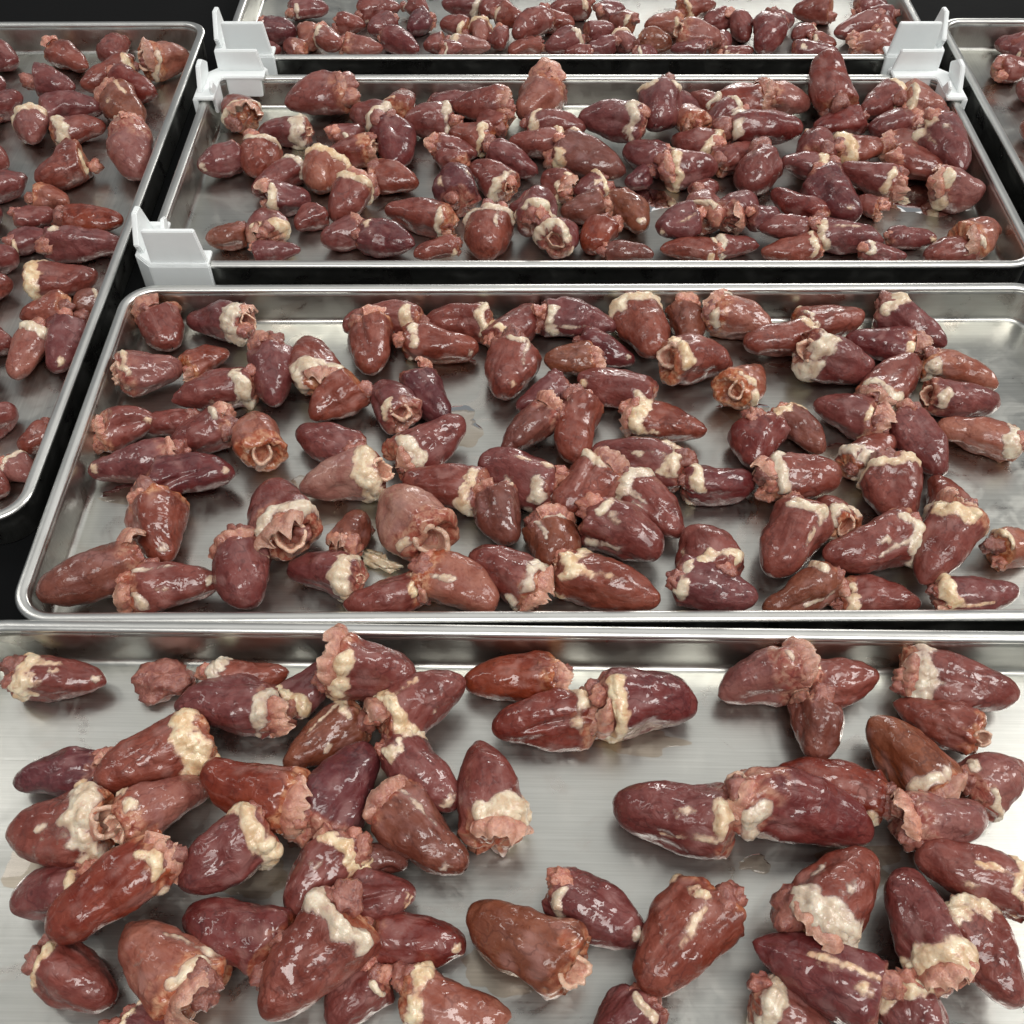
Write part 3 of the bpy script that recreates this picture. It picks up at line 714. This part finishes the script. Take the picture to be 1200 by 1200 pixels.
def feature(fl):
    fat = int(fl[1])
    if 'O' in fl and fat == 3: return 'thick fat, gaping vessel'
    if 'O' in fl: return 'with gaping vessel'
    if fat == 3: return 'with thick cream fat'
    if 't' in fl: return 'with pale tip spot'
    if 'k' in fl and fat < 2: return 'with ragged torn base'
    if fat == 2: return 'with cream fat collar'
    if 's' in fl: return 'with white fat streaks'
    return 'smooth and lean' if fat == 0 else 'with little fat'

for i, h in enumerate(HEARTS):
    rng = random.Random(i*31 + 5)
    g = h['g']; rotz = math.atan2(g.y, g.x)
    # a heart with a gaping vessel lies with its mouth tipped up a little
    pit = rng.uniform(-.10, .10) + (0.22 if 'O' in h['fl'] else 0) + (-.35 if h['up'] == 4 else 0)
    R = Matrix.Rotation(rotz, 3, 'Z') @ Matrix.Rotation(pit, 3, 'Y')
    p = h['p'].copy(); p.z += abs(math.sin(pit))*h['a']*.35
    root = empty('chicken_heart', p, R.to_euler())
    vw = R.transposed() @ (Vector((0, 0, CAM_Z)) - p).normalized()
    build_heart(i, root, h['a'], h['r'], h['fl'], vw, h['nu'], h['nt'], np.array(R), p.z)
    dx, dy = g.x, g.y
    tipw = ('right' if dx > 0 else 'left') if abs(dx) > abs(dy) else ('away' if dy > 0 else 'nearer')
    label = '%s heart %s, tip %s, %s from left, %s row of %s' % (TONE_WORD[h['fl'][0]], feature(h['fl']), tipw, ORD[h['col']], ORD[h['row']], TRAY_WORD[h['tray']])
    tag(root, label, 'chicken heart', 'chicken hearts on the %s' % TRAY_WORD[h['tray']])

# ------------------------------------------------------------------ scraps, crumbs and juice
def scrap(name, px, py, sx, sy, sz, mat, seed, label, cat, rot=0.0, amp=.8):
    mu, mt = 20, 30
    sd = np.array([seed*3.3, seed*1.7, seed*.9])
    Ph, Th = np.meshgrid(np.linspace(0, np.pi, mu), np.linspace(0, 2*np.pi, mt, endpoint=False), indexing='ij')
    B = np.stack([np.sin(Ph)*np.cos(Th), np.sin(Ph)*np.sin(Th), np.cos(Ph)], -1).reshape(-1, 3)
    B *= (1 + amp*pn(B*1.4 + sd) + amp*.5*pn(B*3.6 + sd) + amp*.3*pn(B*8 + sd))[:, None]
    B *= np.array([sx, sy, sz])*MM
    p = spot(px, py, 0.0009 + sz*.8*MM)
    o = mesh_obj(name, B, grid_faces(mu, mt), mat, None, {'lip': np.zeros(len(B)), 'thin': np.zeros(len(B))})
    o.location = p; o.rotation_euler = (0, 0, rot)
    tag(o, label, cat); return o
scrap('meat_scrap', 193, 798, 10.5, 8.0, 4.6, ATRIUM, 3, 'small brown-red torn meat scrap alone by rear wall of front tray', 'meat scrap', .2, .65)
scrap('fat_scrap', 446, 658, 8.5, 3.0, 2.4, FAT, 5, 'yellowish strip of loose fat on floor of middle tray', 'fat scrap', -.35, 1.2)
scrap('fat_scrap', 1055, 233, 4.2, 2.0, 1.3, FAT, 8, 'tiny cream fat crumb on bare floor of third tray', 'fat scrap', -.5, 1.1)
scrap('meat_scrap', 418, 622, 6.5, 7.0, 4.2, TISSUE, 11, 'crumpled pinkish tissue scrap amid hearts on middle tray', 'meat scrap', .8, 1.2)

def puddle(px, py, sx, sy, seed, label, z0=0.0009, hgt=.5):
    m, kk = 48, 7
    t_ = np.linspace(0, 2*np.pi, m, endpoint=False)
    w = 1 + .75*pn(np.stack([np.cos(t_)*1.1, np.sin(t_)*1.1, t_*0 + seed], -1)) + .3*pn(np.stack([np.cos(t_)*3, np.sin(t_)*3, t_*0 + seed], -1))
    rows = []
    for j in range(kk):
        u = 1 - j/(kk-1)
        rows.append(np.stack([sx*MM*w*u*np.cos(t_), sy*MM*w*u*np.sin(t_), np.full(m, hgt*MM*(1-u**6) + 0.00004)], -1))
    o = mesh_obj('juice_puddle', np.concatenate(rows), grid_faces(kk, m), JUICE)
    o.location = spot(px, py, z0)
    tag(o, label, 'juice puddle', 'puddles of juice on the tray floors')
puddle(1080, 235, 30, 13, 1.3, 'thin watery juice puddle on bare floor at right of third tray')
puddle(300, 1030, 13, 7, 2.9, 'brownish juice puddle beside hearts at left of front tray')
puddle(170, 580, 20, 7, 4.1, 'juice puddle under two hearts at left of middle tray')
puddle(535, 500, 13, 13, 5.7, 'juice puddle right of a dark heart in middle tray')
puddle(885, 1012, 5, 3, 6.1, 'small clear juice drop under a heart in front tray')
puddle(520, 425, 17, 8, 7.7, 'juice film below smooth heart near rear wall of middle tray')
for q, (px, py, sx, sy, lb) in enumerate([
        (95, 1000, 22, 14, 'juice under the heart pile at left of front tray'),
        (430, 930, 20, 16, 'juice under the heart pile at centre left of front tray'),
        (745, 870, 16, 5, 'juice film below twin hearts near rear of front tray'),
        (1000, 1010, 16, 9, 'juice film between hearts at right of front tray'),
        (600, 1130, 14, 9, 'juice beside brown heart at bottom of front tray'),
        (355, 590, 22, 14, 'juice under torn hearts at left centre of middle tray'),
        (700, 560, 26, 16, 'juice under crowded hearts at centre of middle tray'),
        (960, 560, 24, 18, 'juice under crowded hearts at right of middle tray'),
        (870, 480, 12, 7, 'juice drop beside open vessel heart in middle tray'),
        (420, 200, 28, 18, 'juice under hearts at left of third tray'),
        (740, 235, 22, 14, 'juice on bare patch at centre of third tray')]):
    puddle(px, py, sx, sy, 11.3 + q*2.7, lb, hgt=.35)
